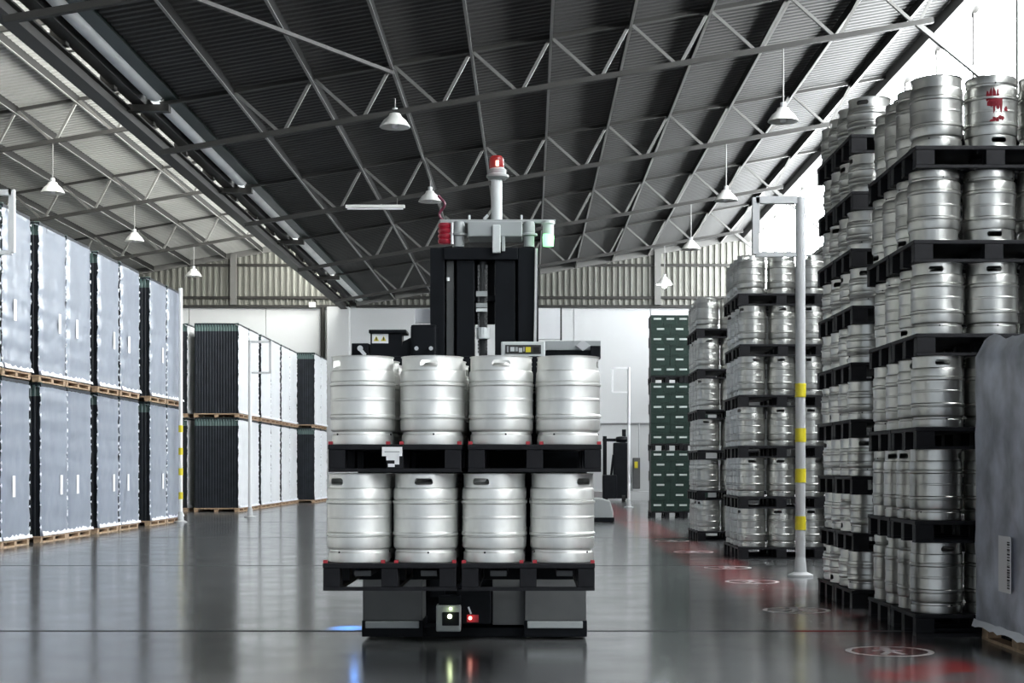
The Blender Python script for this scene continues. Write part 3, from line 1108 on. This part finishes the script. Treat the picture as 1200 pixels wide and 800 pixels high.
z1, z0 = CAMZ - (628 - CY) / s_, CAMZ - (694 - CY) / s_
lab = MB().box(-.036, -.030, y0, y1, z0, z1).build('barcode_label', M['paper'], gl)
lab['label'] = 'white paper label with a barcode'
zz = z0 + .03
while zz < z1 - .04:
    hgt = rnd.choice((.004, .008, .012))
    MB().box(-.0375, -.036, y0 + .01, y0 + (y1 - y0) * .25, zz, zz + hgt).build('bar', M['ink'], lab)
    zz += hgt + rnd.choice((.005, .01))
pallet('wooden_pallet', pallet_meshes(1.16, L - .04, .13, M['wood']), 1.16, L - .04, WX + .60, WY0 + L / 2, 0, 0, 'wooden pallet under the grey wrapped load at the right edge', 'pallet', None, bx=.07)

# ------------------------------------------------------------------ green crates
def crate_mesh(w, d, h):
    mb = MB()
    t = .02
    mb.box(-w / 2, w / 2, -d / 2, -d / 2 + t, 0, h * .52)
    mb.box(-w / 2, w / 2, -d / 2, -d / 2 + t, h * .74, h)
    mb.box(-w / 2, -w * .22, -d / 2, -d / 2 + t, h * .52, h * .74).box(w * .22, w / 2, -d / 2, -d / 2 + t, h * .52, h * .74)
    mb.box(-w / 2, w / 2, d / 2 - t, d / 2, 0, h)
    mb.box(-w / 2, -w / 2 + t, -d / 2, d / 2, 0, h).box(w / 2 - t, w / 2, -d / 2, d / 2, 0, h)
    mb.box(-w / 2, w / 2, -d / 2, d / 2, 0, .015)
    for z in (.02, h - .03):
        mb.box(-w / 2 - .004, w / 2 + .004, -d / 2 - .006, d / 2 + .004, z, z + .018)
    return mb.mesh('crate', M['crate'])


CW, CD, CH = .315, .43, .252
cme = {0: crate_mesh(CW, CD, CH), 1: crate_mesh(CD + .04, CW, CH)}
hme = {0: MB().box(-CW * .30, CW * .30, -.020, .012, 0, .046).mesh('slot_light_bar', M['slot_light'], bevel=.004), 1: MB().box(-CW * .30, CW * .30, -.020, .012, 0, .046).mesh('slot_light_bar', M['slot_light'], bevel=.004)}  # pale bars fill the slots in place of light shining through
GD = F / 46.8
GX0 = (763 - CX) / 46.8
tiers = (('bottom', 0), ('middle', 1), ('top', 2))
CT = PAL_H + 6 * CH + .02
for tn, t in tiers:
    z0 = t * CT
    for q in range(2):
        pallet('plastic_pallet', PL, .8, 1.2, GX0 + .41 + q * .81, GD + .6, z0, 0, 'black plastic pallet under the %s green crates, %s one' % (tn, ('left', 'right')[q]), 'pallet', 'pallets of the green crates')
    for r in range(6):
        o_ = (r + (r > 1)) % 2
        n = 3 if o_ == 0 else 2
        w, d = (CW, CD) if o_ == 0 else (CD + .04, CW)
        for c in range(n + 1):
            for b in range(2 if c == 0 else 1):
                o = obj('crate', cme[o_], None, (GX0 + w / 2 + c * (w + .008), GD + d / 2 + b * (d + .008), z0 + PAL_H + .006 + r * (CH + .001)))
                obj('slot_light_bar', hme[o_], o, (0, -d / 2, CH * .53))
                pos = ORD[c].replace('topmost', 'first') + ' from the left' if b == 0 else 'first from the left, one behind'
                tag(o, 'dark green crate, %s, %s row up, %s tier' % (pos, ORD[r].replace('topmost', 'first'), tn), 'crate', 'green crates in the far right stack')

# ------------------------------------------------------------------ sign poles
def sign_pole(x, y, h, flag, m, label, bands=True, fz=.66, r=.045):
    o = thing('sign_pole', (x, y, 0), label, 'pole', 'sign poles along the aisle')
    MB().cyl((0, 0, .02), (0, 0, h), r, 16).build('post', M[m], o, smooth=0.6)
    MB().lathe([(0, 0), (.15, 0), (.15, .02), (.075, .05), (.06, .22), (.042, .26), (0, .26)], 16).build('foot', M['greypole'], o, smooth=0.5)
    if bands:
        for z in (.62, 1.17, 1.64, 2.16):
            MB().cyl((0, 0, z - .08), (0, 0, z + .08), r + .006, 16).build('yellow_band', M['yellow'], o, smooth=0.6)
    if flag:
        f = MB()
        w = .52 * flag
        f.bar((0, 0, h - .03), (w, 0, h - .03), r * 1.4).bar((w, 0, h), (w, 0, h - fz), r * 1.4).bar((0, 0, h - fz), (w, 0, h - fz), r)
        f.build('flag_frame', M[m], o)
    return o


sign_pole((938 - CX) / 100.8, F / 100.8, 4.40, -1, 'greypole', 'pale grey sign pole with yellow bands and empty frame before the right stacks', r=.058)
sign_pole(3.14, F / 36.9, 4.46, -1, 'pole', 'distant white sign pole with empty frame in front of the back wall', False, .8)
sign_pole(-8.06, 35.45, 5.4, 0, 'pole', 'tall white pole with yellow bands at the far end of the left wrapped loads')
sign_pole((293 - CX) / 46, F / 46, 4.50, 1, 'pole', 'white sign pole with empty frame before the far left row', False, .82)
sign_pole(-6.47, F / 102, 4.45, 1, 'pole', 'white sign pole at the left edge, only its frame in view', True, .72)

# ------------------------------------------------------------------ lamps
def bell_lamp(x, y, z, zroof, label, lit=False):
    o = thing('pendant_lamp', (x, y, z), label, 'lamp', 'bell-shaped pendant lamps under the roof')
    sh = MB().lathe([(.07, .24), (.10, .23), (.12, .18), (.20, .11), (.26, .02), (.275, -.01), (.265, -.01), (.19, .09), (.10, .16), (.0, .17)], 24)
    sh.build('lamp_shade', M['lamp'], o, smooth=0.6)
    MB().cyl((0, 0, .22), (0, 0, .33), .05, 12).build('lamp_cap', M['greypole'], o)
    MB().cyl((0, 0, .33), (0, 0, max(.5, zroof - z - .97)), .014, 8).build('lamp_rod', M['frame'], o)
    MB().lathe([(0, -.13), (.06, -.11), (.085, -.05), (.05, .05), (0, .1)] if lit else [(0, -.04), (.05, -.02), (.06, .02), (.04, .08), (0, .1)], 14).build('bulb', M['e_lamp'] if lit else M['white'], o, smooth=0.8)
    if lit:
        ld = bpy.data.lights.new('lamp_light', 'POINT')
        ld.energy, ld.color, ld.shadow_soft_size = 120, (.9, 1, .98), .1
        lo = bpy.data.objects.new('lamp_light', ld)
        COL.objects.link(lo)
        lo.parent = o
        lo.location = (0, 0, -.28)


T1, T2, T3, T4 = TRUSS_Y[1:5]
bell_lamp(4.5, T1, 7.42, zr(4.5), 'bell-shaped pendant lamp nearest on the right, hanging above the keg stacks')
bell_lamp(4.52, T2, 7.42, zr(4.5), 'second bell-shaped pendant lamp back on the right')
bell_lamp(4.56, T3, 7.45, zr(4.5), 'third bell-shaped pendant lamp back on the right, before the ribbed wall')
bell_lamp(4.52, T4, 7.42, zr(4.5), 'lit pendant lamp glowing white before the ribbed back wall', True)
bell_lamp(-2.40, T1, 7.32, zr(-2.4), 'white bell-shaped pendant lamp under the dark roof, upper left of the beacon')
bell_lamp(-2.30, T2, 7.40, zr(-2.3), 'bell-shaped pendant lamp just left of the red beacon pole')
bell_lamp(-11.0, T2, 7.60, zl(-11), 'bell-shaped pendant lamp above the nearest left wrapped loads')
bell_lamp(-11.2, T3, 7.68, zl(-11.2), 'bell-shaped pendant lamp above the third left wrapped pair')
bell_lamp(-11.3, T4, 7.70, zl(-11.3), 'bell-shaped pendant lamp before the ribbed wall on the left')
tl = thing('tube_light', (-3.55, T2 - .15, 7.22), 'long white tube light under the dark roof left of the mast', 'lamp')
MB().box(-.68, .68, -.05, .05, 0, .07).build('lamp_housing', M['lamp'], tl, bevel=.01)
MB().cyl((-.64, 0, -.02), (.64, 0, -.02), .018, 10).build('tube', M['white'], tl)
for sx in (-.5, .5):
    MB().cyl((sx, 0, .07), (sx, .10, zr(-3.55 + sx) - .97 - 7.22), .01, 8).build('hanger', M['frame'], tl)
el = tag(MB().box(-.13, .13, -.08, 0, 0, .2).build('wall_light', M['lamp'], None, ((367 - CX) / 30, BACK - .2, 7.5), bevel=.02), 'small white box light high on the back wall by the column', 'lamp')

# ------------------------------------------------------------------ machines at the far end
X, Y, _ = at(710, 613, 35.3)
fs = thing('floor_scrubber', (X - .3, Y, 0), 'low grey floor scrubber standing behind the load on the right', 'machine')
mb = MB().prism([(-.35, .08), (.47, .08), (.48, .22), (.40, .5), (.2, .56), (-.3, .56)], 0, .9)
mb.build('scrubber_body', M['midgrey'], fs, bevel=.04)
MB().box(-.36, .50, -.02, .92, .02, .12).build('brush_skirt', M['black'], fs, bevel=.01)
for sy in (.2, .7):
    MB().cyl((.44, sy, .07), (.48, sy, .07), .07, 14).build('wheel', M['hole'], fs)

X, Y, _ = at(719, 586, 57.5)
ft = thing('stacker_truck', (X, Y, 0), 'black stacker truck parked by the white back wall', 'forklift')
for sx in (-.32, .40):
    MB().box(sx - .07, sx + .07, .1, .28, .05, 2.7 if sx > 0 else 2.45).build('mast_rail', M['black'], ft)
MB().box(-.4, .5, .12, .24, 2.25, 2.36).build('mast_crossbeam', M['black'], ft)
MB().box(-.42, .1, -.5, .1, .12, 1.0).build('truck_body', M['black'], ft, bevel=.05)
MB().box(-.02, .56, -.35, .1, .12, 2.2).build('hydraulic_unit', M['black'], ft, bevel=.05)
MB().cyl((-.1, -.2, 1.0), (-.02, -.32, 1.75), .045, 10).build('tiller', M['black'], ft)
MB().lathe([(.0, 0), (.2, .02), (.25, .12), (.2, .22), (0, .25)], 14, (.3, -.1, 2.2)).build('cable_drum', M['black'], ft, smooth=0.6)
for sx in (-.3, .35):
    MB().cyl((sx - .06, -.3, .13), (sx + .06, -.3, .13), .13, 14).build('wheel', M['hole'], ft)
X, Y, _ = at(750, 588, 57.5)
hz = thing('hose_station', (X, 59.3, .35), 'small dark wall-mounted equipment between the far pole and green crates', 'equipment')
MB().box(-.14, .14, 0, .3, .1, 1.3).build('equipment_case', M['darkgrey'], hz, bevel=.03)
MB().box(-.08, .04, -.03, 0, .9, 1.15).build('yellow_tag', M['yellow'], hz)
MB().cyl((.1, .1, 1.3), (.1, .1, 3.0 - .35), .03, 10).build('feed_pipe', M['greypole'], hz)
